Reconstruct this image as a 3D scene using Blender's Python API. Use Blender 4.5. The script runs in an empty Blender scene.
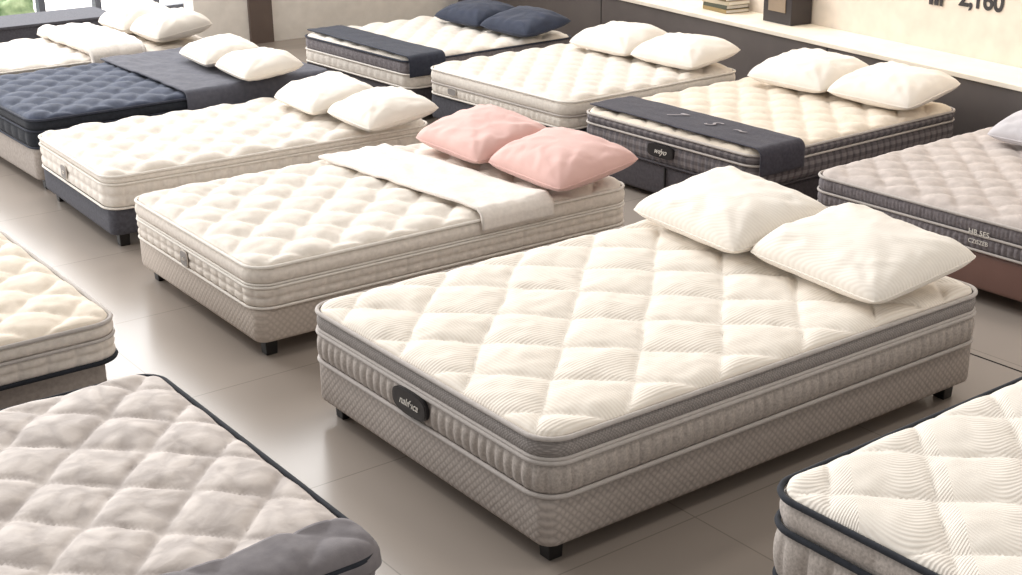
import bpy, math, random
from mathutils import Matrix, Vector, noise
random.seed(4)
SC=bpy.context.scene
COL=SC.collection
try: SC.view_settings.view_transform='Standard'
except Exception: pass
pi=math.pi
def lin(c):
    return tuple(((v/255)/12.92 if v/255<=.04045 else ((v/255+.055)/1.055)**2.4) for v in c)+(1,)
# ---------------------------------------------------------------- materials
class NT:
    def __init__(s,name):
        s.m=bpy.data.materials.new(name);s.m.use_nodes=True;s.t=s.m.node_tree
        s.b=s.t.nodes['Principled BSDF']
    def n(s,typ,**k):
        q=s.t.nodes.new(typ)
        for a,v in k.items(): setattr(q,a,v)
        return q
    def l(s,a,b): s.t.links.new(a,b)
    def setv(s,sock,v):
        if isinstance(v,(int,float,tuple)): sock.default_value=v
        else: s.l(v,sock)
    def M(s,op,a,b=0.0,c=None):
        q=s.n('ShaderNodeMath',operation=op);s.setv(q.inputs[0],a);s.setv(q.inputs[1],b)
        if c is not None: s.setv(q.inputs[2],c)
        return q.outputs[0]
    def xyz(s,distort=0,dscale=3):
        tc=s.n('ShaderNodeTexCoord');o=tc.outputs['Object']
        if distort:
            nz=s.n('ShaderNodeTexNoise');nz.inputs['Scale'].default_value=dscale;s.l(o,nz.inputs['Vector'])
            v=s.n('ShaderNodeVectorMath',operation='MULTIPLY_ADD');s.l(nz.outputs['Color'],v.inputs[0]);v.inputs[1].default_value=(distort,)*3;s.l(o,v.inputs[2]);o=v.outputs[0]
        sp=s.n('ShaderNodeSeparateXYZ');s.l(o,sp.inputs[0])
        return o,sp.outputs[0],sp.outputs[1],sp.outputs[2]
    def bump(s,h,dist,strength=1.0,prev=None):
        q=s.n('ShaderNodeBump');q.inputs['Distance'].default_value=dist;q.inputs['Strength'].default_value=strength
        s.l(h,q.inputs['Height'])
        if prev is not None: s.l(prev,q.inputs['Normal'])
        s.l(q.outputs[0],s.b.inputs['Normal']);return q.outputs[0]
    def noise(s,vec,scale,detail=3):
        q=s.n('ShaderNodeTexNoise');q.inputs['Scale'].default_value=scale;q.inputs['Detail'].default_value=detail
        s.l(vec,q.inputs['Vector']);return q.outputs['Fac']
    def ramp(s,fac,c1,c2,p1=.3,p2=.7):
        q=s.n('ShaderNodeValToRGB');q.color_ramp.elements[0].position=p1;q.color_ramp.elements[1].position=p2
        q.color_ramp.elements[0].color=c1;q.color_ramp.elements[1].color=c2;s.l(fac,q.inputs[0]);return q.outputs[0]
def fabric(name,c,c2=None,nscale=60,bumpd=.0015,rough=.9,sheen=.05):
    t=NT(name);o,x,y,z=t.xyz()
    f=t.noise(o,nscale,4);c2=c2 or tuple(max(0,v-10) for v in c)
    t.l(t.ramp(f,lin(c2),lin(c)),t.b.inputs['Base Color'])
    t.b.inputs['Roughness'].default_value=rough
    t.b.inputs['Sheen Weight'].default_value=sheen
    f2=t.noise(o,400,2);p=t.bump(f2,.001,.5);t.bump(f,bumpd,.6,p)
    return t.m
def smooth(name,c,rough=.5,spec=.5):
    t=NT(name);o,*_=t.xyz();f=t.noise(o,8,2)
    t.l(t.ramp(f,lin(tuple(int(v*.95) for v in c)),lin(c)),t.b.inputs['Base Color'])
    t.b.inputs['Roughness'].default_value=rough;return t.m
def ribtop(name,c,c2,s,pitch,dist=.0,depth=.003,mode='checker'):
    """knitted cloth: fine ribs that change direction from one quilted diamond to the next"""
    t=NT(name);o,x,y,z=t.xyz(dist,4)
    k=2*pi/pitch
    if mode=='checker':
        o0,x0,y0,z0=t.xyz()
        a=t.M('FLOOR',t.M('DIVIDE',t.M('ADD',x0,y0),s));b=t.M('FLOOR',t.M('DIVIDE',t.M('SUBTRACT',x0,y0),s))
        par=t.M('FLOORED_MODULO',t.M('ADD',a,b),2.0)
        w1=t.M('SINE',t.M('MULTIPLY',x,k));w2=t.M('SINE',t.M('MULTIPLY',y,k))
        h=t.M('ADD',t.M('MULTIPLY',w1,par),t.M('MULTIPLY',w2,t.M('SUBTRACT',1.0,par)))
    elif mode=='straight':
        h=t.M('SINE',t.M('MULTIPLY',t.M('ADD',x,t.M('MULTIPLY',y,.35)),k))
    else:
        # leaf veins: ribs bending away from the seams running one way
        b0=t.M('ABSOLUTE',t.M('SINE',t.M('MULTIPLY',t.M('SUBTRACT',x,y),pi/s)))
        h=t.M('SINE',t.M('MULTIPLY',t.M('ADD',t.M('ADD',x,y),t.M('MULTIPLY',b0,s*.55)),k*.7))
    f=t.noise(o,25,3)
    hh=t.M('MULTIPLY_ADD',h,.5,.5)
    t.l(t.ramp(t.M('MULTIPLY_ADD',f,.4,t.M('MULTIPLY',hh,.6)),lin(c2),lin(c),.1,.7),t.b.inputs['Base Color'])
    t.b.inputs['Roughness'].default_value=.92;t.b.inputs['Sheen Weight'].default_value=.05
    t.bump(hh,depth,.8);return t.m
def damask(name,c,c2,scale=14,rough=.75):
    """woven leaf pattern: duller leaves on a slightly shinier ground"""
    t=NT(name);o,x,y,z=t.xyz(.10,4)
    v=t.n('ShaderNodeTexVoronoi');v.feature='DISTANCE_TO_EDGE';v.inputs['Scale'].default_value=scale;t.l(o,v.inputs['Vector'])
    n=t.noise(o,16,4)
    f=t.M('ADD',t.M('MULTIPLY',v.outputs['Distance'],.8),t.M('MULTIPLY',n,.8))
    t.l(t.ramp(f,lin(c2),lin(c),.38,.62),t.b.inputs['Base Color'])
    t.b.inputs['Roughness'].default_value=rough;t.b.inputs['Sheen Weight'].default_value=.1
    t.bump(f,.006,.8);return t.m
def plaid(name,c,c2,c3,s=.05):
    """woven check"""
    t=NT(name);o,x,y,z=t.xyz()
    hz=t.M('ADD',x,y)
    a=t.M('LESS_THAN',t.M('FRACT',t.M('DIVIDE',hz,s)),.5);b=t.M('LESS_THAN',t.M('FRACT',t.M('DIVIDE',z,s*.8)),.5)
    f=t.M('MULTIPLY',t.M('ADD',a,b),.5);n=t.noise(o,150,2)
    f=t.M('ADD',t.M('MULTIPLY',f,.8),t.M('MULTIPLY',n,.25))
    q=t.n('ShaderNodeValToRGB');q.color_ramp.elements[0].position=.1;q.color_ramp.elements[1].position=.95
    q.color_ramp.elements[0].color=lin(c);q.color_ramp.elements[1].color=lin(c3)
    e=q.color_ramp.elements.new(.5);e.color=lin(c2);t.l(f,q.inputs[0]);t.l(q.outputs[0],t.b.inputs['Base Color'])
    t.b.inputs['Roughness'].default_value=.9;t.bump(n,.001,.5);return t.m
def lattice(name,c,c2,s=.03,depth=.002):
    """woven upholstery with a small diagonal lattice"""
    t=NT(name);o,x,y,z=t.xyz(.004,30)
    hz=t.M('ADD',x,y)
    a=t.M('ABSOLUTE',t.M('SINE',t.M('MULTIPLY',t.M('ADD',hz,z),pi/s)));b=t.M('ABSOLUTE',t.M('SINE',t.M('MULTIPLY',t.M('SUBTRACT',hz,z),pi/s)))
    h=t.M('MULTIPLY',a,b);n=t.noise(o,90,3)
    f=t.M('ADD',t.M('MULTIPLY',h,.5),t.M('MULTIPLY',n,.6))
    t.l(t.ramp(f,lin(c2),lin(c),.2,.8),t.b.inputs['Base Color'])
    t.b.inputs['Roughness'].default_value=.9
    t.bump(f,depth,.7);return t.m
# ---------------------------------------------------------------- mesh helpers
def mkobj(name,verts,faces,mats,parent=None,mi=None,sm=True):
    me=bpy.data.meshes.new(name);me.from_pydata(verts,[],faces)
    for m in (mats if isinstance(mats,(list,tuple)) else [mats]): me.materials.append(m)
    if mi: me.polygons.foreach_set('material_index',mi)
    if sm: me.polygons.foreach_set('use_smooth',[True]*len(me.polygons))
    me.update()
    ob=bpy.data.objects.new(name,me);COL.objects.link(ob)
    if parent: ob.parent=parent
    return ob
def rrect(L,W,r,ds):
    P=[];hx,hy=L/2-r,W/2-r;s=0
    def seg(x0,y0,x1,y1,nx,ny):
        nonlocal s
        d=math.hypot(x1-x0,y1-y0);n=max(2,int(d/ds))
        for i in range(n):
            t=i/n;P.append((x0+(x1-x0)*t,y0+(y1-y0)*t,nx,ny,s+d*t))
        s+=d
    def arc(cx,cy,a0):
        nonlocal s
        n=max(8,int(r*pi/2/ds))
        for i in range(n):
            a=a0+pi/2*i/n;P.append((cx+r*math.cos(a),cy+r*math.sin(a),math.cos(a),math.sin(a),s+r*pi/2*i/n))
        s+=r*pi/2
    seg(-hx,-hy-r,hx,-hy-r,0,-1);arc(hx,-hy,-pi/2);seg(hx+r,-hy,hx+r,hy,1,0);arc(hx,hy,0)
    seg(hx,hy+r,-hx,hy+r,0,1);arc(-hx,hy,pi/2);seg(-hx-r,hy,-hx-r,-hy,-1,0);arc(-hx,-hy,pi)
    return P
def sweep(name,path,prof,mats,parent,bandmi=None,disp=None,captop=False,capbot=False):
    n=len(path);V=[];F=[];MI=[]
    for j,pr in enumerate(prof):
        for p in path:
            off=pr[0]+(disp(p,j,pr) if disp else 0)
            V.append((p[0]+p[2]*off,p[1]+p[3]*off,pr[1]))
    for j in range(len(prof)-1):
        for i in range(n):
            i2=(i+1)%n;F.append((j*n+i,j*n+i2,(j+1)*n+i2,(j+1)*n+i));MI.append(bandmi[j] if bandmi else 0)
    if captop: F.append(tuple((len(prof)-1)*n+i for i in range(n)));MI.append(MI[-1])
    if capbot: F.append(tuple(n-1-i for i in range(n)));MI.append(MI[0])
    return mkobj(name,V,F,mats,parent,MI)
def tube(name,path,off,z,r,mat,parent,k=8):
    n=len(path);V=[];F=[]
    for j in range(k):
        a=2*pi*j/k
        for p in path:
            o=off+r*math.cos(a);V.append((p[0]+p[2]*o,p[1]+p[3]*o,z+r*math.sin(a)))
    for j in range(k):
        j2=(j+1)%k
        for i in range(n):
            i2=(i+1)%n;F.append((j*n+i,j*n+i2,j2*n+i2,j2*n+i))
    return mkobj(name,V,F,mat,parent)
def box(name,x0,x1,y0,y1,z0,z1,mat,parent=None,bev=0,taper=0):
    cx,cy=(x0+x1)/2,(y0+y1)/2
    V=[];
    for z,k in ((z0,1-taper),(z1,1)):
        for x,y in ((x0,y0),(x1,y0),(x1,y1),(x0,y1)):
            V.append((cx+(x-cx)*k,cy+(y-cy)*k,z))
    F=[(3,2,1,0),(4,5,6,7),(0,1,5,4),(1,2,6,5),(2,3,7,6),(3,0,4,7)]
    ob=mkobj(name,V,F,mat,parent,sm=False)
    if bev:
        m=ob.modifiers.new('bevel','BEVEL');m.width=bev;m.segments=3
    return ob
def textmesh(name,body,size,mat,mtx,parent=None,ext=.001,shear=0,bold=0,tight=1.0):
    cu=bpy.data.curves.new(name,'FONT');cu.body=body;cu.size=size;cu.extrude=ext;cu.align_x='CENTER';cu.align_y='CENTER';cu.shear=shear;cu.offset=bold;cu.space_character=tight
    tmp=bpy.data.objects.new(name,cu);COL.objects.link(tmp)
    dg=bpy.context.evaluated_depsgraph_get();me=bpy.data.meshes.new_from_object(tmp.evaluated_get(dg))
    bpy.data.objects.remove(tmp);me.materials.clear();me.materials.append(mat);me.transform(mtx)
    ob=bpy.data.objects.new(name,me);COL.objects.link(ob)
    if parent: ob.parent=parent
    return ob
def facing_minus_x(x,y,z): # local x->-Y, y->+Z, normal -X
    return Matrix(((0,0,-1,x),(-1,0,0,y),(0,1,0,z),(0,0,0,1)))
def flat_up(x,y,z): # read from the foot of the bed
    return Matrix(((0,1,0,x),(-1,0,0,y),(0,0,1,z),(0,0,0,1)))
def tag(o,label,cat,group=None):
    o['label']=label;o['category']=cat
    if group:o['group']=group
# ---------------------------------------------------------------- bed
def quilt(kind,s,x,y):
    if kind=='square': a,b=x/s,y/s
    else: a,b=(x+y)/s,(x-y)/s
    q=abs(math.sin(pi*a)*math.sin(pi*b))
    if kind=='tuft':
        pa,pb=math.sin(pi*a)**2,math.sin(pi*b)**2
        return .8*q**.45+.2*min(1,(pa+pb))**.7
    return q**.38
def make_top(L,W,r,zt,dome,kind,s,amp,res,mat,parent,edge=.07,seed=0,wr=.003):
    hy=W/2;hx=L/2
    n=int(W/res)
    ys=[-hy+W*i/n for i in range(n+1)]
    extra=[hy-r*(1-math.cos(a)) for a in (.08,.16,.25,.35,.45)]
    ys=sorted(set([round(v,5) for v in ys+extra+[-e for e in extra]]))
    nx=int(L/res)
    V=[];F=[]
    for y in ys:
        d=abs(y)-(hy-r)
        ex=hx if d<=0 else hx-r+math.sqrt(max(0,r*r-d*d))
        for i in range(nx+1):
            u=-1+2*i/nx
            u=math.sin(u*pi/2)*.25+u*.75
            x=u*ex
            qx,qy=abs(x)-(hx-r),abs(y)-(hy-r)
            sd=math.hypot(max(qx,0),max(qy,0))+min(max(qx,qy),0)-r
            e=min(1,max(0,-sd)/edge);k=math.sqrt(max(0,1-(1-e)**2))
            wx=x+.014*noise.noise(Vector((x*5,y*5,seed+9)));wy=y+.014*noise.noise(Vector((x*5,y*5,seed+19)))
            z=zt+dome*k+amp*k*(quilt(kind,s,wx,wy)-1)
            z+=wr*k*noise.noise(Vector((x*7+seed,y*7,seed)))+wr*.5*k*noise.noise(Vector((x*19+seed,y*19,1)))
            V.append((x,y,z))
    m=nx+1
    for j in range(len(ys)-1):
        for i in range(nx):
            a=j*m+i;F.append((a,a+1,a+m+1,a+m))
    return mkobj('quilted_top',V,F,mat,parent)
def make_bed(name_label,x,y,L,W,rot,zb,zm,zt,top,bands,mats,pipes,base_mat,r=.09,res=.014,ds=.008,base_r=.05,leg_mat=None,dome=.034,leg=.055,baseseam=None,base_off=.0,inset=.05,legs=True,group='mattress display beds'):
    rr=math.radians(rot);cx=x+math.cos(rr)*L/2-math.sin(rr)*W/2;cy=y+math.sin(rr)*L/2+math.cos(rr)*W/2
    E=bpy.data.objects.new('bed',None);E.location=(cx,cy,0);E.rotation_euler=(0,0,rr);COL.objects.link(E)
    E.empty_display_size=.2
    tag(E,name_label,'bed',group)
    path=rrect(L,W,r,ds)
    prof=[(-.03,zm+.001)];bm=[];info=[None]
    for (z0,z1,bulge,mi,kind,pitch,rows) in bands:
        k=12 if bulge>0 else 3
        for j in range(k+1):
            t=j/k;prof.append((0,z0+(z1-z0)*t));info.append((t,bulge,kind,pitch,rows));bm.append(mi)
    prof.append((-.02,zt));info.append(None);bm.append(bands[-1][3])
    def disp(p,j,pr):
        f=info[j]
        if f is None: return 0
        t,b,kind,pitch,rows=f
        v=max(0,math.sin(pi*t))**.55
        if kind=='rib': v*=.3+.7*abs(math.sin(pi*p[4]/pitch))**.5
        elif kind=='grid': v=(.2*v+.8*abs(math.sin(pi*t*rows))**.5*abs(math.sin(pi*p[4]/pitch))**.4)
        return b*v-.004
    body=sweep('mattress',path,prof,mats,E,bm,disp)
    T=top
    make_top(L-.012,W-.012,r,zt,dome,T['kind'],T['s'],T['amp'],res,T['mat'],body,seed=x*3.1+y,wr=T.get('wr',.006))
    for (z,pr,pm,po) in pipes: tube('piping',path,po,z,pr,pm,body)
    pb=rrect(L-.01,W-.01,base_r,.03)
    bp=[(-.02,zb),(-.004,zb+.006),(0,zb+.02),(0,zm-.02),(-.004,zm-.006),(-.015,zm-.001)]
    base=sweep('bed_base',pb,[(a+base_off,b) for a,b in bp],base_mat,E,None,None,True,True)
    if baseseam:
        for yy in baseseam:
            box('drawer_seam',-L/2-.004,-L/2+.004,yy-.004,yy+.004,zb+.01,zm-.01,MATS['black'],base)
    lm=leg_mat or MATS['black']
    if legs:
        for sx in (-1,1):
            for sy in (-1,1):
                lx,ly=sx*(L/2-inset-leg/2),sy*(W/2-inset-leg/2)
                box('leg',lx-leg/2,lx+leg/2,ly-leg/2,ly+leg/2,0,zb+.004,lm,E,bev=.004,taper=.12)
    return E,body,base
# ---------------------------------------------------------------- pillow
def make_pillow(label,x,y,zfloor,lx,ly,T,rot,tilt,mat,seed,group,roll=0):
    n=56;V=[];F=[]
    def pt(u,v,sg):
        c=1-.055*(abs(u)*abs(v))**6
        px=u*lx/2*(1-.03*(1-v*v)+.008*noise.noise(Vector((v*3,seed,u))))*c;py=v*ly/2*(1-.018*(1-u*u)+.007*noise.noise(Vector((u*3,seed,v))))*c
        base=max(0,(1-u*u)*(1-v*v));q=max(0,(1-u**4)*(1-v**4))
        h=T*.5*(.36*base**.5+.64*q**.50)
        w=noise.noise(Vector((u*1.1+seed,v*1.1,sg*2+seed)))*.020
        r1=1-abs(noise.noise(Vector((u*1.6+v*.8+seed,v*1.4-u*.6,seed))))*2.4
        w+=max(0,r1)**3*.005
        r2=1-abs(noise.noise(Vector((u*2.6+seed*2,v*2.6,seed+4))))*2.6
        w-=max(0,r2)**3*.003
        au,av=abs(u),abs(v);ang=math.atan2(av-1.15,au-1.15);rad=math.hypot(av-1.15,au-1.15)
        w+=.006*math.sin(ang*17+seed*3+(u>0)*2+(v>0)*3)*math.exp(-rad*1.7)*1.5
        w+=.0045*math.sin(v*17+seed*2+noise.noise(Vector((u*2,v*2,seed)))*5)*au**3+.0035*math.sin(u*13+seed)*av**3
        e=min(1,base*3)
        z=sg*h*(1.15 if sg>0 else .8)+w*e*(1 if sg>0 else .4)*T/.17
        return (px,py,z)
    idx={}
    for sg in (1,-1):
        for j in range(n+1):
            for i in range(n+1):
                if sg==-1 and (i in(0,n) or j in(0,n)): idx[(sg,i,j)]=idx[(1,i,j)];continue
                u=math.sin((-1+2*i/n)*pi/2);v=math.sin((-1+2*j/n)*pi/2)
                u=.75*u+.25*(-1+2*i/n);v=.75*v+.25*(-1+2*j/n)
                idx[(sg,i,j)]=len(V);V.append(pt(u,v,sg))
    for sg in (1,-1):
        for j in range(n):
            for i in range(n):
                a=[idx[(sg,i,j)],idx[(sg,i+1,j)],idx[(sg,i+1,j+1)],idx[(sg,i,j+1)]]
                F.append(a if sg>0 else a[::-1])
    R=Matrix.Rotation(math.radians(rot),4,'Z')@Matrix.Rotation(math.radians(roll),4,'X')@Matrix.Rotation(math.radians(-tilt),4,'Y')
    V=[R@Vector(v) for v in V];mz=min(v.z for v in V)
    V=[(v.x,v.y,v.z-mz) for v in V]
    ob=mkobj('pillow',V,F,mat);ob.location=(x,y,zfloor);tag(ob,label,'pillow',group)
    ring=[idx[(1,i,0)] for i in range(n)]+[idx[(1,n,j)] for j in range(n)]+[idx[(1,n-i,n)] for i in range(n)]+[idx[(1,0,n-j)] for j in range(n)]
    RV=[];RF=[];m=len(ring);cen=Vector((sum(V[k][0] for k in ring)/m,sum(V[k][1] for k in ring)/m,sum(V[k][2] for k in ring)/m))
    for a,k in enumerate(ring):
        p=Vector(V[k]);tn=(Vector(V[ring[(a+1)%m]])-Vector(V[ring[a-1]])).normalized();o=(p-cen);o=(o-tn*o.dot(tn)).normalized();u=tn.cross(o)
        for b in range(6):
            g=2*pi*b/6;RV.append(p+o*.0035*math.cos(g)+u*.0035*math.sin(g))
    for a in range(m):
        for b in range(6):
            RF.append((a*6+b,((a+1)%m)*6+b,((a+1)%m)*6+(b+1)%6,a*6+(b+1)%6))
    mkobj('seam',RV,RF,mat,ob)
    return ob
# ---------------------------------------------------------------- blanket
def make_blanket(name,label,bedE,L,W,zt,lift,x0,x1,hang_far,hang_near,mat,thick=.01,wr=.006,seed=0,skew=0,far_in=0,near_in=0,cat='blanket',yo_=.016,waver=.012):
    """cloth laid across the bed, optionally falling over either long side"""
    zt2=zt+lift;R=.035;V=[];F=[]
    yo=W/2+yo_
    pts=[]
    def add(a,b,n):
        for i in range(n): pts.append((a[0]+(b[0]-a[0])*i/n,a[1]+(b[1]-a[1])*i/n))
    st=(W/2-far_in,zt2)
    en=(-yo+R,zt2) if hang_near>0 else (-W/2+near_in,zt2)
    add(st,en,max(12,int(abs(st[0]-en[0])/.016)))
    if hang_near>0:
        for i in range(8):
            a=pi/2*i/8;pts.append((-yo+R-R*math.sin(a),zt2-R+R*math.cos(a)))
        add((-yo,zt2-R),(-yo,zt2-R-hang_near),max(3,int(hang_near/.012)))
        pts.append((-yo,zt2-R-hang_near))
    else: pts.append(en)
    nx=max(24,int((x1-x0)/.014))
    m=nx+1
    for j,(py,pz) in enumerate(pts):
        for i in range(m):
            px=x0+(x1-x0)*i/nx
            w=wr*(noise.noise(Vector((px*7+seed,py*4,seed)))+.7*noise.noise(Vector((px*18+seed,py*9,2)))+.5)
            sx=skew*py+waver*noise.noise(Vector((py*3,seed,0 if i<m/2 else 5)))
            if abs(py)>W/2-.005: V.append((px+sx,py+(abs(w)+.002)*(1 if py>0 else -1),pz))
            else: V.append((px+sx,py,pz+abs(w)))
    for j in range(len(pts)-1):
        for i in range(m-1):
            a=j*m+i;F.append((a,a+m,a+m+1,a+1))
    ob=mkobj(name,V,F,mat)
    ob.location=bedE.location;ob.rotation_euler=bedE.rotation_euler
    md=ob.modifiers.new('thick','SOLIDIFY');md.thickness=thick;md.offset=1
    tag(ob,label,cat);return ob
def corner_throw(label,bedE,L,W,r,zt,dome,x0,yin,drop,mat,seed=3,kind='diamond',s=.31,amp=.036):
    """thin cloth lying over one corner of a mattress, following its quilting and falling a little over its edges"""
    hx,hy=L/2+.002,W/2+.002;rows=34;nx=110;V=[];F=[];lift=.007;edge=.07
    for j in range(rows+1):
        t=j/rows;t=math.sin(t*pi/2)
        y=-hy+yin*(1-t)
        d=abs(y)-(hy-r);ex=hx if d<=0 else hx-r+math.sqrt(max(0,r*r-d*d))
        for i in range(nx+1):
            u=i/nx;u=.5*u+.5*math.sin(u*pi/2)
            x=x0+(ex-x0)*u
            yy=y+(1-t)*(.03*noise.noise(Vector((x*2.5,seed,0)))-.03*max(0,(x-x0)/(hx-x0))**6)
            qx,qy=abs(x)-(hx-r),abs(y)-(hy-r)
            sd=math.hypot(max(qx,0),max(qy,0))+min(max(qx,qy),0)-r
            e=min(1,max(0,-sd)/edge);k=math.sqrt(max(0,1-(1-e)**2))
            z=zt+dome*k+lift+amp*.6*k*(quilt(kind,s,x,yy)**1.2-1)*.7
            z+=.004*abs(noise.noise(Vector((x*5,y*9,seed))))*k+.003*noise.noise(Vector((x*14,y*14,seed)))*k
            z+=.007*max(0,1-abs(noise.noise(Vector((x*3+y*2,y*3,seed+5))))*5)**2*k
            V.append((x,yy,z))
    m=nx+1
    for j in range(rows):
        for i in range(nx):
            a=j*m+i;F.append((a,a+m,a+m+1,a+1))
    out=[(rows*m+i) for i in range(m)]+[j*m+nx for j in range(rows-1,-1,-1)]
    prev=out;kk=7
    nrm=[]
    for a in range(len(out)):
        p=Vector(V[out[max(0,a-1)]]);q=Vector(V[out[min(len(out)-1,a+1)]]);tn=(q-p);tn.z=0
        if tn.length<1e-6: tn=Vector((1,0,0))
        tn.normalize();nrm.append(Vector((tn.y,-tn.x,0)))
    for s_ in range(1,kk+1):
        row=[]
        for a,vi in enumerate(out):
            p=Vector(V[vi]);f=s_/kk
            o=.010*math.sin(min(1,f*3)*pi/2)+.003*f*(1+math.sin(a*.35+seed))
            dz=.010*min(1,f*3)**2+drop*f
            row.append(len(V));V.append((p.x+nrm[a].x*o,p.y+nrm[a].y*o,p.z-dz))
        for a in range(len(out)-1): F.append((prev[a],row[a],row[a+1],prev[a+1]))
        prev=row
    ob=mkobj('blanket',V,F,mat);ob.location=bedE.location;ob.rotation_euler=bedE.rotation_euler
    md=ob.modifiers.new('thick','SOLIDIFY');md.thickness=.004;md.offset=0
    tag(ob,label,'blanket');return ob
# ---------------------------------------------------------------- material set
MATS={}
MATS['black']=smooth('black_wood',(24,22,22),.5)
G=MATS
G['cream_rib']=ribtop('ribbed_cream_knit',(233,225,214),(223,213,200),.36,.013,.012,.0011)
G['cream']=fabric('cream_quilting',(231,223,213),(221,212,201),30)
G['cream_warm']=fabric('warm_cream_quilting',(231,219,203),(221,208,191),30)
G['cream_leaf']=ribtop('wave_cream_knit',(234,227,217),(224,215,204),.34,.015,.015,.0013,'wave')
G['grey_band']=lattice('grey_woven_band',(158,151,147),(122,116,113),.012,.003)
G['grey_rib']=fabric('grey_tweed',(192,182,175),(158,150,143),120)
G['grey_base']=lattice('grey_lattice_upholstery',(194,184,177),(162,153,147),.028,.0025)
G['grey_pipe']=fabric('grey_piping',(192,185,180))
G['white_pipe']=fabric('white_piping',(236,230,222))
G['side_cream']=fabric('ivory_side_cloth',(230,221,211),(212,203,193),50)
G['side_cream2']=fabric('ivory_side_cloth_pale',(233,226,217),(219,211,202),50)
G['beige_base']=lattice('beige_lattice_upholstery',(206,195,185),(184,173,163),.03,.0025)
G['taupe_base']=fabric('taupe_upholstery',(172,162,154),(152,143,136),60)
G['slate']=fabric('slate_upholstery',(80,80,88),(64,64,72))
G['navy_top']=fabric('navy_quilting',(72,79,98),(54,61,78),20)
G['navy']=fabric('navy_cloth',(48,52,66),(36,40,54),40)
G['navy_dark']=fabric('dark_navy_cloth',(32,36,46),(22,26,34))
G['char']=fabric('charcoal_cloth',(76,71,76),(60,56,61))
G['run']=fabric('navy_charcoal_runner',(66,64,74),(52,50,60))
G['plaid']=plaid('charcoal_plaid',(82,78,82),(104,99,102),(132,126,128),.05)
G['greige_top']=fabric('greige_quilting',(202,191,185),(184,174,168),25)
G['mauve_side']=fabric('dark_grey_side_cloth',(132,126,129),(104,98,102),70)
G['brown']=smooth('brown_leather',(120,90,82),.45)
G['damask']=damask('grey_damask',(200,190,183),(176,166,160),10)
G['grey_blanket']=fabric('grey_blanket_cloth',(122,117,119),(108,103,106),30)
G['slate_blanket']=fabric('slate_blanket_cloth',(88,88,98),(74,75,85),30)
G['white_blanket']=fabric('white_blanket_cloth',(234,226,218),(223,215,207),60,.003)
G['pil_white']=fabric('white_pillow_cotton',(236,229,219),(230,222,212),12)
G['pil_rib']=ribtop('ribbed_pillow_cotton',(236,229,219),(229,221,210),50.,.013,.012,.0006,'straight')
G['pil_pink']=fabric('pink_pillow_cotton',(219,180,172),(212,171,163),10,sheen=.25)
G['pil_navy']=fabric('navy_pillow_cotton',(50,57,76),(40,47,64),10)
G['pil_grey']=fabric('grey_pillow_cotton',(204,200,203),(192,188,191),10)
G['label_dark']=smooth('dark_label',(32,29,31),.4)
G['label_pale']=smooth('pale_label',(150,145,142),.6)
G['script_grey']=smooth('faint_script',(160,154,158),.6)
G['ink_white']=smooth('white_ink',(235,230,222),.6)
G['ink_dark']=smooth('dark_ink',(44,40,42),.6)
# ---------------------------------------------------------------- beds
def labelpatch(body,W,L,y,z,w,h,mat,rim,txt,tm,size,off=.016,shear=.35,depth=.012,p=4):
    """oval badge sewn to the foot side of the mattress"""
    X=-L/2-off
    def oval(w,h,x,name,m,par):
        V=[];n=40
        for i in range(n):
            a=2*pi*i/n;c,s=math.cos(a),math.sin(a)
            V.append((x,y-w/2*abs(c)**(2/p)*(1 if c>0 else -1),z+h/2*abs(s)**(2/p)*(1 if s>0 else -1)))
        V+=[(x+depth,a,b) for _,a,b in V[:n]]
        F=[tuple(range(n))]+[(i,i+n,(i+1)%n+n,(i+1)%n) for i in range(n)]
        return mkobj(name,V,F,m,par,sm=False)
    oval(w,h,X,'label_patch',rim,body)
    oval(w*.94,h*.90,X-.0015,'label_patch',mat,body)
    if txt: textmesh('lettering',txt,size,tm,facing_minus_x(X-.003,y,z),body,shear=shear)
M,Mb,_=make_bed('grey-sided mattress with cream diamond quilting on a grey fabric base',2.13,2.72,1.98,1.36,-.4,.070,.230,.42,
 dict(kind='diamond',s=.36,amp=.027,mat=G['cream_rib'],wr=.007),
 [(.24,.335,.018,0,'rib',.043,1),(.345,.352,0,1,'flat',1,1),(.355,.408,.012,1,'flat',1,1)],[G['grey_rib'],G['grey_band']],
 [(.237,.008,G['grey_pipe'],.006),(.343,.008,G['grey_pipe'],.006),(.355,.006,G['grey_pipe'],.004),(.418,.008,G['grey_pipe'],.004)],G['grey_base'],res=.010,ds=.006)
labelpatch(Mb,1.36,1.98,.0,.30,.20,.088,G['label_dark'],G['label_dark'],'nal\u0131f\u00b7\u0131ca',G['ink_white'],.037,.022,shear=.4,p=2.8)
P,Pb,_=make_bed('ivory tufted mattress on a beige fabric base with pink pillows',2.20,4.63,1.90,1.26,-1.0,.07,.215,.39,
 dict(kind='tuft',s=.27,amp=.030,mat=G['cream'],wr=.008),
 [(.222,.30,.014,0,'grid',.075,2),(.308,.314,0,0,'flat',1,1),(.318,.38,.016,0,'flat',.3,1)],[G['side_cream']],
 [(.219,.006,G['white_pipe'],.005),(.304,.006,G['white_pipe'],.006),(.316,.005,G['white_pipe'],.004),(.388,.007,G['white_pipe'],.004)],G['beige_base'],res=.012,ds=.008)
labelpatch(Pb,1.26,1.9,.03,.262,.07,.07,G['label_pale'],G['side_cream2'],'alo',G['side_cream2'],.026,.014,depth=.004)
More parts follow.
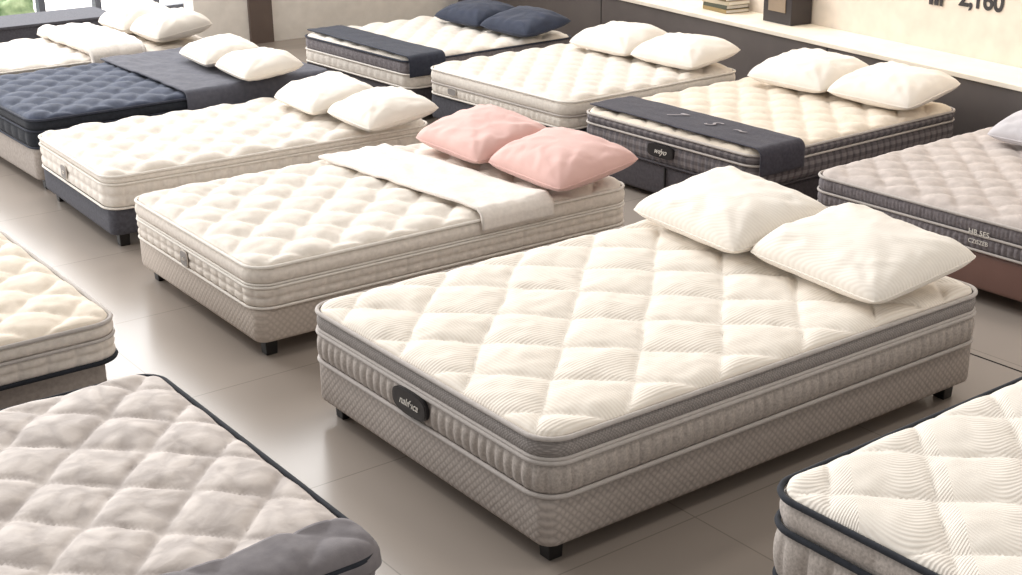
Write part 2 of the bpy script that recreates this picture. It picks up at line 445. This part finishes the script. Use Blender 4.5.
Wd,Wb,_=make_bed('ivory tufted mattress on a slate fabric base with white pillows',2.28,6.34,1.84,1.12,-2.2,.068,.205,.37,
 dict(kind='tuft',s=.26,amp=.030,mat=G['cream'],wr=.008),
 [(.212,.325,.014,0,'grid',.09,2),(.332,.362,.008,0,'flat',1,1)],[G['side_cream2']],
 [(.208,.006,G['white_pipe'],.005),(.329,.006,G['white_pipe'],.006),(.368,.007,G['white_pipe'],.004)],G['slate'],res=.015,ds=.010)
labelpatch(Wb,1.12,1.84,.08,.268,.085,.075,G['label_pale'],G['side_cream2'],'ao',G['side_cream2'],.04,.014,depth=.004)
N,Nb,_=make_bed('navy quilted mattress on a taupe fabric base with a slate blanket',2.35,7.60,1.95,1.34,0,.062,.245,.41,
 dict(kind='tuft',s=.23,amp=.026,mat=G['navy_top']),
 [(.252,.34,.012,0,'rib',.12,1),(.35,.40,.01,0,'flat',1,1)],[G['navy_dark']],
 [(.25,.006,G['navy'],.005),(.345,.006,G['navy'],.006),(.408,.007,G['navy'],.004)],G['taupe_base'],res=.016,ds=.015)
F_,Fb,_=make_bed('white mattress with a cream duvet on a pale base',2.3,9.15,1.95,1.08,0,.07,.23,.40,
 dict(kind='tuft',s=.24,amp=.024,mat=G['cream']),
 [(.24,.39,.012,0,'grid',.09,2)],[G['side_cream2']],[(.24,.006,G['white_pipe'],.005),(.398,.007,G['white_pipe'],.004)],G['beige_base'],res=.02,ds=.02)
C,Cb,_=make_bed('white mattress with navy-trimmed side on a charcoal base',4.88,7.68,1.44,1.40,1.2,.068,.225,.41,
 dict(kind='tuft',s=.22,amp=.024,mat=G['cream']),
 [(.235,.315,.012,0,'grid',.08,1),(.325,.40,.01,1,'rib',.06,1)],[G['side_cream2'],G['mauve_side']],
 [(.232,.006,G['white_pipe'],.005),(.32,.006,G['white_pipe'],.006),(.408,.007,G['navy'],.004)],G['char'],res=.018,ds=.015)
B,Bb,_=make_bed('ivory mattress with ribbed side on a slate base',4.94,6.09,1.43,1.42,1.2,.07,.235,.40,
 dict(kind='tuft',s=.22,amp=.025,mat=G['cream']),
 [(.245,.31,.012,0,'rib',.05,1),(.318,.39,.014,0,'flat',1,1)],[G['side_cream2']],
 [(.242,.006,G['white_pipe'],.005),(.314,.006,G['grey_pipe'],.006),(.398,.007,G['white_pipe'],.004)],G['slate'],res=.016,ds=.012)
labelpatch(Bb,1.42,1.43,.42,.285,.09,.045,G['label_pale'],G['side_cream2'],'','',.03,.014,depth=.004)
D,Db,_=make_bed('cream mattress with charcoal plaid side on a charcoal drawer base',4.93,4.60,1.64,1.34,.4,.03,.205,.385,
 dict(kind='tuft',s=.24,amp=.027,mat=G['cream_warm']),
 [(.215,.325,.014,0,'rib',.05,3),(.335,.375,.01,0,'flat',1,1)],[G['plaid']],
 [(.212,.006,G['char'],.005),(.33,.006,G['grey_pipe'],.006),(.383,.007,G['grey_pipe'],.004)],G['char'],res=.015,ds=.008,baseseam=[-.02])
labelpatch(Db,1.34,1.64,.0,.285,.20,.070,G['label_dark'],G['label_dark'],'w\u0131\u0142yo',G['ink_white'],.044,.02,shear=.6)
R,Rb,_=make_bed('greige quilted mattress with dark grey side on a brown leather base',4.92,2.86,1.50,1.36,.4,.07,.24,.385,
 dict(kind='tuft',s=.20,amp=.022,mat=G['greige_top']),
 [(.25,.31,.012,0,'rib',.03,1),(.318,.375,.01,0,'rib',.02,1)],[G['mauve_side']],
 [(.247,.006,G['grey_pipe'],.005),(.314,.006,G['grey_pipe'],.006),(.383,.007,G['grey_pipe'],.004)],G['brown'],res=.013,ds=.006)
S,Sb,_=make_bed('grey damask quilted mattress with dark navy piping',1.49-1.95,2.53,1.95,1.39,0,.07,.23,.40,
 dict(kind='diamond',s=.29,amp=.029,mat=G['damask'],wr=.007),
 [(.24,.39,.012,0,'grid',.08,2)],[G['mauve_side']],
 [(.237,.008,G['navy_dark'],.006),(.40,.008,G['navy_dark'],.004)],G['char'],res=.010,ds=.01,dome=.036)
L_,Lb,_=make_bed('cream tufted mattress with gold-beige piping and dark trim',1.59-1.95,4.47,1.95,1.36,0,.07,.235,.385,
 dict(kind='tuft',s=.28,amp=.032,mat=G['cream_warm'],wr=.009),
 [(.245,.32,.014,0,'grid',.1,2),(.33,.375,.014,0,'flat',1,1)],[G['side_cream']],
 [(.242,.009,G['navy_dark'],.006),(.325,.007,G['grey_pipe'],.006),(.383,.008,G['grey_pipe'],.004)],G['taupe_base'],res=.011,ds=.01,base_off=-.04,inset=.1)
Q,Qb,_=make_bed('cream wave-knit mattress with black piping and grey tweed side',2.375,.76,1.95,1.36,0,.07,.20,.455,
 dict(kind='diamond',s=.36,amp=.030,mat=G['cream_leaf']),
 [(.21,.36,.02,0,'rib',.08,1),(.375,.44,.014,0,'rib',.3,1)],[G['grey_rib']],
 [(.21,.008,G['navy_dark'],.006),(.366,.009,G['navy_dark'],.008),(.452,.009,G['navy_dark'],.006)],G['navy_dark'],res=.010,ds=.008,dome=.04)
X_=-.75-.012
textmesh('lettering','HB 5ES',.034,G['ink_white'],facing_minus_x(X_,-.25,.325),Rb)
textmesh('lettering','CZISZEB',.026,G['ink_white'],facing_minus_x(X_,-.25,.285),Rb)
# ---------------------------------------------------------------- pillows
def pair(lab,grp,mat,z,pts,lx,ly,T,tilt):
    for k,(x,y,r) in enumerate(pts):
        make_pillow(lab,x,y,z,lx,ly,T,r,tilt,mat,k*3.7+x*2+y,grp)
pair('large white cotton pillow on the grey-sided mattress','white pillows on the grey bed',G['pil_rib'],.457,[(3.81,3.685,-6),(3.80,3.025,-6)],.50,.665,.18,9)
pair('pink cotton pillow on the ivory mattress','pink pillows',G['pil_pink'],.432,[(3.84,5.39,-3),(3.85,4.79,-3)],.46,.60,.175,9)
pair('white cotton pillow on the slate-based bed','white pillows on the slate-based bed',G['pil_white'],.408,[(3.80,6.87,-4),(3.84,6.33,-4)],.44,.53,.155,8)
pair('white cotton pillow on the navy mattress','white pillows on the navy bed',G['pil_white'],.468,[(3.80,8.22,-5),(3.80,7.69,-5)],.40,.52,.145,6)
pair('white cotton pillow on the ivory mattress by the wall','white pillows by the wall panel',G['pil_white'],.437,[(6.13,7.00,0),(6.14,6.39,0)],.44,.60,.16,8)
pair('white cotton pillow on the charcoal-sided mattress','white pillows on the charcoal bed',G['pil_white'],.424,[(6.27,5.47,0),(6.28,4.86,-1)],.46,.60,.17,10)
pair('dark navy pillow on the white mattress','navy pillows',G['pil_navy'],.447,[(6.02,8.50,0),(6.02,7.91,0)],.42,.58,.145,8)
pair('grey pillow on the greige mattress','grey pillow',G['pil_grey'],.42,[(6.14,3.70,0)],.46,.60,.16,10)
pair('cream pillow on the white mattress','cream pillows',G['pil_white'],.438,[(3.95,9.93,0),(3.98,9.40,0)],.44,.52,.19,8)
# ---------------------------------------------------------------- blankets
make_blanket('blanket','folded white blanket laid across the ivory mattress',P,1.9,1.26,.39,.036,.04,.42,0,.045,G['white_blanket'],.012,.010,3,-.09,far_in=.06,waver=.012)
make_blanket('blanket','slate blue blanket laid across the navy mattress',N,1.95,1.34,.41,.036,-.06,.90,.0,.10,G['slate_blanket'],.010,.008,7,0,far_in=.02)
rn=make_blanket('bed_runner','navy-charcoal runner with pale script laid across the foot of the mattress',D,1.64,1.34,.385,.036,-.80,-.48,0,.10,G['run'],.006,.004,5,.02,far_in=.03,cat='bed runner')
make_blanket('bed_runner','navy runner laid across the foot of the white mattress',C,1.44,1.40,.41,.036,-.71,-.42,0,.10,G['navy'],.006,.004,9,0.03,far_in=.03,cat='bed runner')
make_blanket('duvet','cream duvet folded on the white mattress',F_,1.95,1.08,.40,.04,.0,.40,0,.05,G['white_blanket'],.05,.02,11,0,far_in=.05,cat='duvet')
corner_throw('thin dark grey blanket over the corner of the damask mattress',S,1.95,1.39,.09,.40,.036,-.4,.185,.03,G['grey_blanket'],s=.29)
for i,(tx,yy,sz) in enumerate((('7',.12,.13),('S',-.16,.12),('~',-.36,.14))):
    textmesh('lettering',tx,sz,G['script_grey'],flat_up(-.63,yy,.385+.036+.0150),rn,shear=.5)
# ---------------------------------------------------------------- room
PIV=Matrix.Translation((6.66,4.25,0))@Matrix.Rotation(math.radians(-8),4,'Z')@Matrix.Translation((-6.60,-4.25,0))
def struct(o): o['kind']='structure';return o
def onwall(o): o.matrix_basis=PIV@o.matrix_basis;return o
t=NT('taupe_floor_tile');o,x,y,z=t.xyz()
br=t.n('ShaderNodeTexBrick');br.offset=0;br.inputs['Scale'].default_value=1.0
br.inputs['Brick Width'].default_value=.9;br.inputs['Row Height'].default_value=.9;br.inputs['Mortar Size'].default_value=.003;br.inputs['Mortar Smooth'].default_value=.3
br.inputs['Color1'].default_value=lin((162,152,143));br.inputs['Color2'].default_value=lin((158,148,139));br.inputs['Mortar'].default_value=lin((138,129,121))
t.l(o,br.inputs['Vector']);nf=t.noise(o,1.3,5)
mx=t.n('ShaderNodeMix',data_type='RGBA',blend_type='MULTIPLY');mx.inputs[0].default_value=.25
t.l(br.outputs['Color'],mx.inputs[6]);t.l(t.ramp(nf,(.8,.8,.8,1),(1,1,1,1)),mx.inputs[7]);t.l(mx.outputs[2],t.b.inputs['Base Color'])
t.b.inputs['Roughness'].default_value=.25;t.b.inputs['Specular IOR Level'].default_value=.28
floorm=t.m
struct(box('floor',-4,9.4,-2,13.5,-.1,0,floorm))
beige=smooth('beige_wall_paint',(222,210,196),.8)
pale=smooth('pale_column_paint',(240,236,230),.8)
panel=fabric('dark_panel_laminate',(98,91,88),(90,83,81),4,.0005,.6,0)
ledgem=smooth('cream_ledge',(242,232,216),.5)
onwall(struct(box('wall_right',7.0,7.15,-2,12.2,0,3.2,beige)))
onwall(struct(box('trim_1',6.62,6.995,-2,12.,0,.520,panel)))
onwall(struct(box('trim_2',6.60,6.998,-2,12.,.520,.550,ledgem,bev=.004)))
for i,yy in enumerate((3.2,5.9,8.6)):
    onwall(struct(box('trim_%d'%(6+i),6.617,6.621,yy,yy+.008,0.01,.515,MATS['black'])))
struct(box('wall_back',4.92,8.4,11.1,11.3,0,3.2,pale))
struct(box('trim_3',5.42,5.64,11.07,11.1,0,3.2,smooth('dark_brown_pillar',(104,90,84),.5)))
struct(box('trim_4',4.45,4.452,1.2,3.0,0,.004,MATS['black']))
wf=smooth('window_frame_grey',(84,88,98),.4)
for i,xx in enumerate((.5,2.6,3.6,4.35,4.9,5.5)):
    struct(box('window_%d'%(i+1),xx,xx+.06,13.35,13.45,0,3.2,wf))
struct(box('baseboard_back',-4,7.2,13.34,13.46,0,.06,wf))
og=smooth('outside_paving',(235,232,226),.8)
struct(box('ground_outside',-15,25,13.5,40,-.12,-.02,og))
cab=bpy.data.objects.new('display_bench',None);cab.location=(4.0,12.2,0);COL.objects.link(cab);tag(cab,'low dark slate display bench by the shop window','bench')
box('bench_body',-1.6,.55,-.3,.3,.05,.23,G['slate'],cab,bev=.01)
box('bench_top',-1.62,.57,-.32,.32,.231,.255,G['slate'],cab,bev=.005)
for sx in (-1.2,.4):
    for sy in (-.22,.22): box('leg',sx-.03,sx+.03,sy-.03,sy+.03,0,.051,MATS['black'],cab)
t=NT('hedge_leaves');o,x,y,z=t.xyz();f=t.noise(o,9,6);t.l(t.ramp(f,lin((90,118,76)),lin((186,202,160))),t.b.inputs['Base Color']);t.b.inputs['Roughness'].default_value=.8
V=[];Fc=[];n=120
for j in range(13):
    a=pi*j/12
    for i in range(n+1):
        xx=1+3.6*i/n;rr=.17+.07*noise.noise(Vector((xx*2,a*2,0)))+.05*noise.noise(Vector((xx*9,a*6,0)))
        V.append((xx,14.4-rr*math.cos(a)*.8,max(-.02,rr*1.2*math.sin(a))-.02))
for j in range(12):
    for i in range(n):
        a=j*(n+1)+i;Fc.append((a,a+n+1,a+n+2,a+1))
hd=mkobj('hedge',V,Fc,t.m);hd['kind']='stuff';tag(hd,'clipped green hedge outside the shop window','hedge')
st=onwall(textmesh('wall_lettering','2,160',.165,G['ink_dark'],facing_minus_x(6.997,5.02,.895),bold=.004,tight=.95));tag(st,'dark brown numerals on the beige wall','sign')
V=[];Fc=[]
for gx,gz,w,h in ((0,0,.035,.05),(.045,0,.035,.05),(0,.06,.035,.035),(.045,.06,.035,.035),(.02,.1,.05,.02),(.09,0,.025,.10)):
    k=len(V);y0=5.43-gx;V+=[(6.992,y0,.82+gz),(6.992,y0-w,.82+gz),(6.992,y0-w,.82+gz+h),(6.992,y0,.82+gz+h)];Fc.append((k,k+1,k+2,k+3))
ic=onwall(mkobj('wall_emblem',V,Fc,G['ink_dark'],sm=False));tag(ic,'small dark block emblem on the beige wall','sign')
cols=[(150,128,84),(70,74,60),(196,184,160),(110,96,70)]
zz=.551
for i,c in enumerate(cols):
    h=.028;w=.30-.02*(i%2);bk=bpy.data.objects.new('book',None);COL.objects.link(bk)
    tag(bk,'closed book lying in a short stack on the ledge','book','books stacked on the ledge')
    bk.matrix_basis=PIV@Matrix.Translation((6.87,7.30,zz))@Matrix.Rotation(.05*(i%3-1),4,'Z')
    cm=smooth('book_cover_%d'%i,c,.5)
    box('cover',-.10,.10,-w/2,w/2,0,.004,cm,bk);box('cover',-.10,.10,-w/2,w/2,h-.004,h,cm,bk);box('spine',-.104,-.10,-w/2,w/2,0,h,cm,bk)
    box('pages',-.099,.095,-w/2+.005,w/2-.005,.004,h-.004,G['ink_white'],bk);zz+=h+.0005
fr=bpy.data.objects.new('display_box',None);fr.location=(6.89,6.65,.551);COL.objects.link(fr);tag(fr,'dark square display box with a framed pale panel on the ledge','box');onwall(fr)
box('box_body',-.08,.10,-.15,.15,0,.30,smooth('dark_box',(52,46,46),.5),fr,bev=.004)
box('front_panel',-.086,-.078,-.09,.09,.08,.24,smooth('pale_panel',(150,132,112),.5),fr)
# ---------------------------------------------------------------- light
def area(name,loc,size,power,col,target=None,sy=None):
    d=bpy.data.lights.new(name,'AREA');d.energy=power;d.color=col;d.size=size
    if sy: d.shape='RECTANGLE';d.size_y=sy
    ob=bpy.data.objects.new(name,d);ob.location=loc;COL.objects.link(ob)
    if target: ob.rotation_euler=(Vector(target)-Vector(loc)).to_track_quat('-Z','Y').to_euler()
    return ob
warm=(1,.93,.85)
for x in (1.2,3.4,5.6):
    for y in (1.5,4.3,7.2,10.):
        area('ceiling_lamp',(x,y,3.3),.5,9,warm)
onwall(area('ledge_lamp',(6.86,5.5,1.3),.1,24,(1,.87,.70),None,11.0))
area('window_daylight',(-3.5,9,1.9),5,250,(.99,.985,.98),(3,4.5,.2),2.4)
area('rear_fill_lamp',(4.5,-3.2,1.8),5,95,(1,.975,.94),(3.2,4,.3),2.4)  # unseen fill lamp added behind the camera to light bed sides and quilting
area('outdoor_daylight',(3,19,6),14,4800,(1,1,1),(3,15,0))
w=bpy.data.worlds.new('world');SC.world=w;w.use_nodes=True
w.node_tree.nodes['Background'].inputs[0].default_value=(1,.97,.935,1);w.node_tree.nodes['Background'].inputs[1].default_value=.36
# ---------------------------------------------------------------- camera
cd=bpy.data.cameras.new('camera');cam=bpy.data.objects.new('camera',cd);COL.objects.link(cam);SC.camera=cam
p,yw,rl=math.radians(20.139),math.radians(53.442),math.radians(-.749)
r0=Vector((math.sin(yw),-math.cos(yw),0));f0=Vector((math.cos(yw)*math.cos(p),math.sin(yw)*math.cos(p),-math.sin(p)));u0=r0.cross(f0)
r1=math.cos(rl)*r0+math.sin(rl)*u0;u1=-math.sin(rl)*r0+math.cos(rl)*u0
mt=Matrix((r1,u1,-f0)).transposed().to_4x4();mt.translation=(0,0,2.15);cam.matrix_world=mt
cd.sensor_width=36;cd.lens=1384.3/1022*36;cd.clip_start=.05
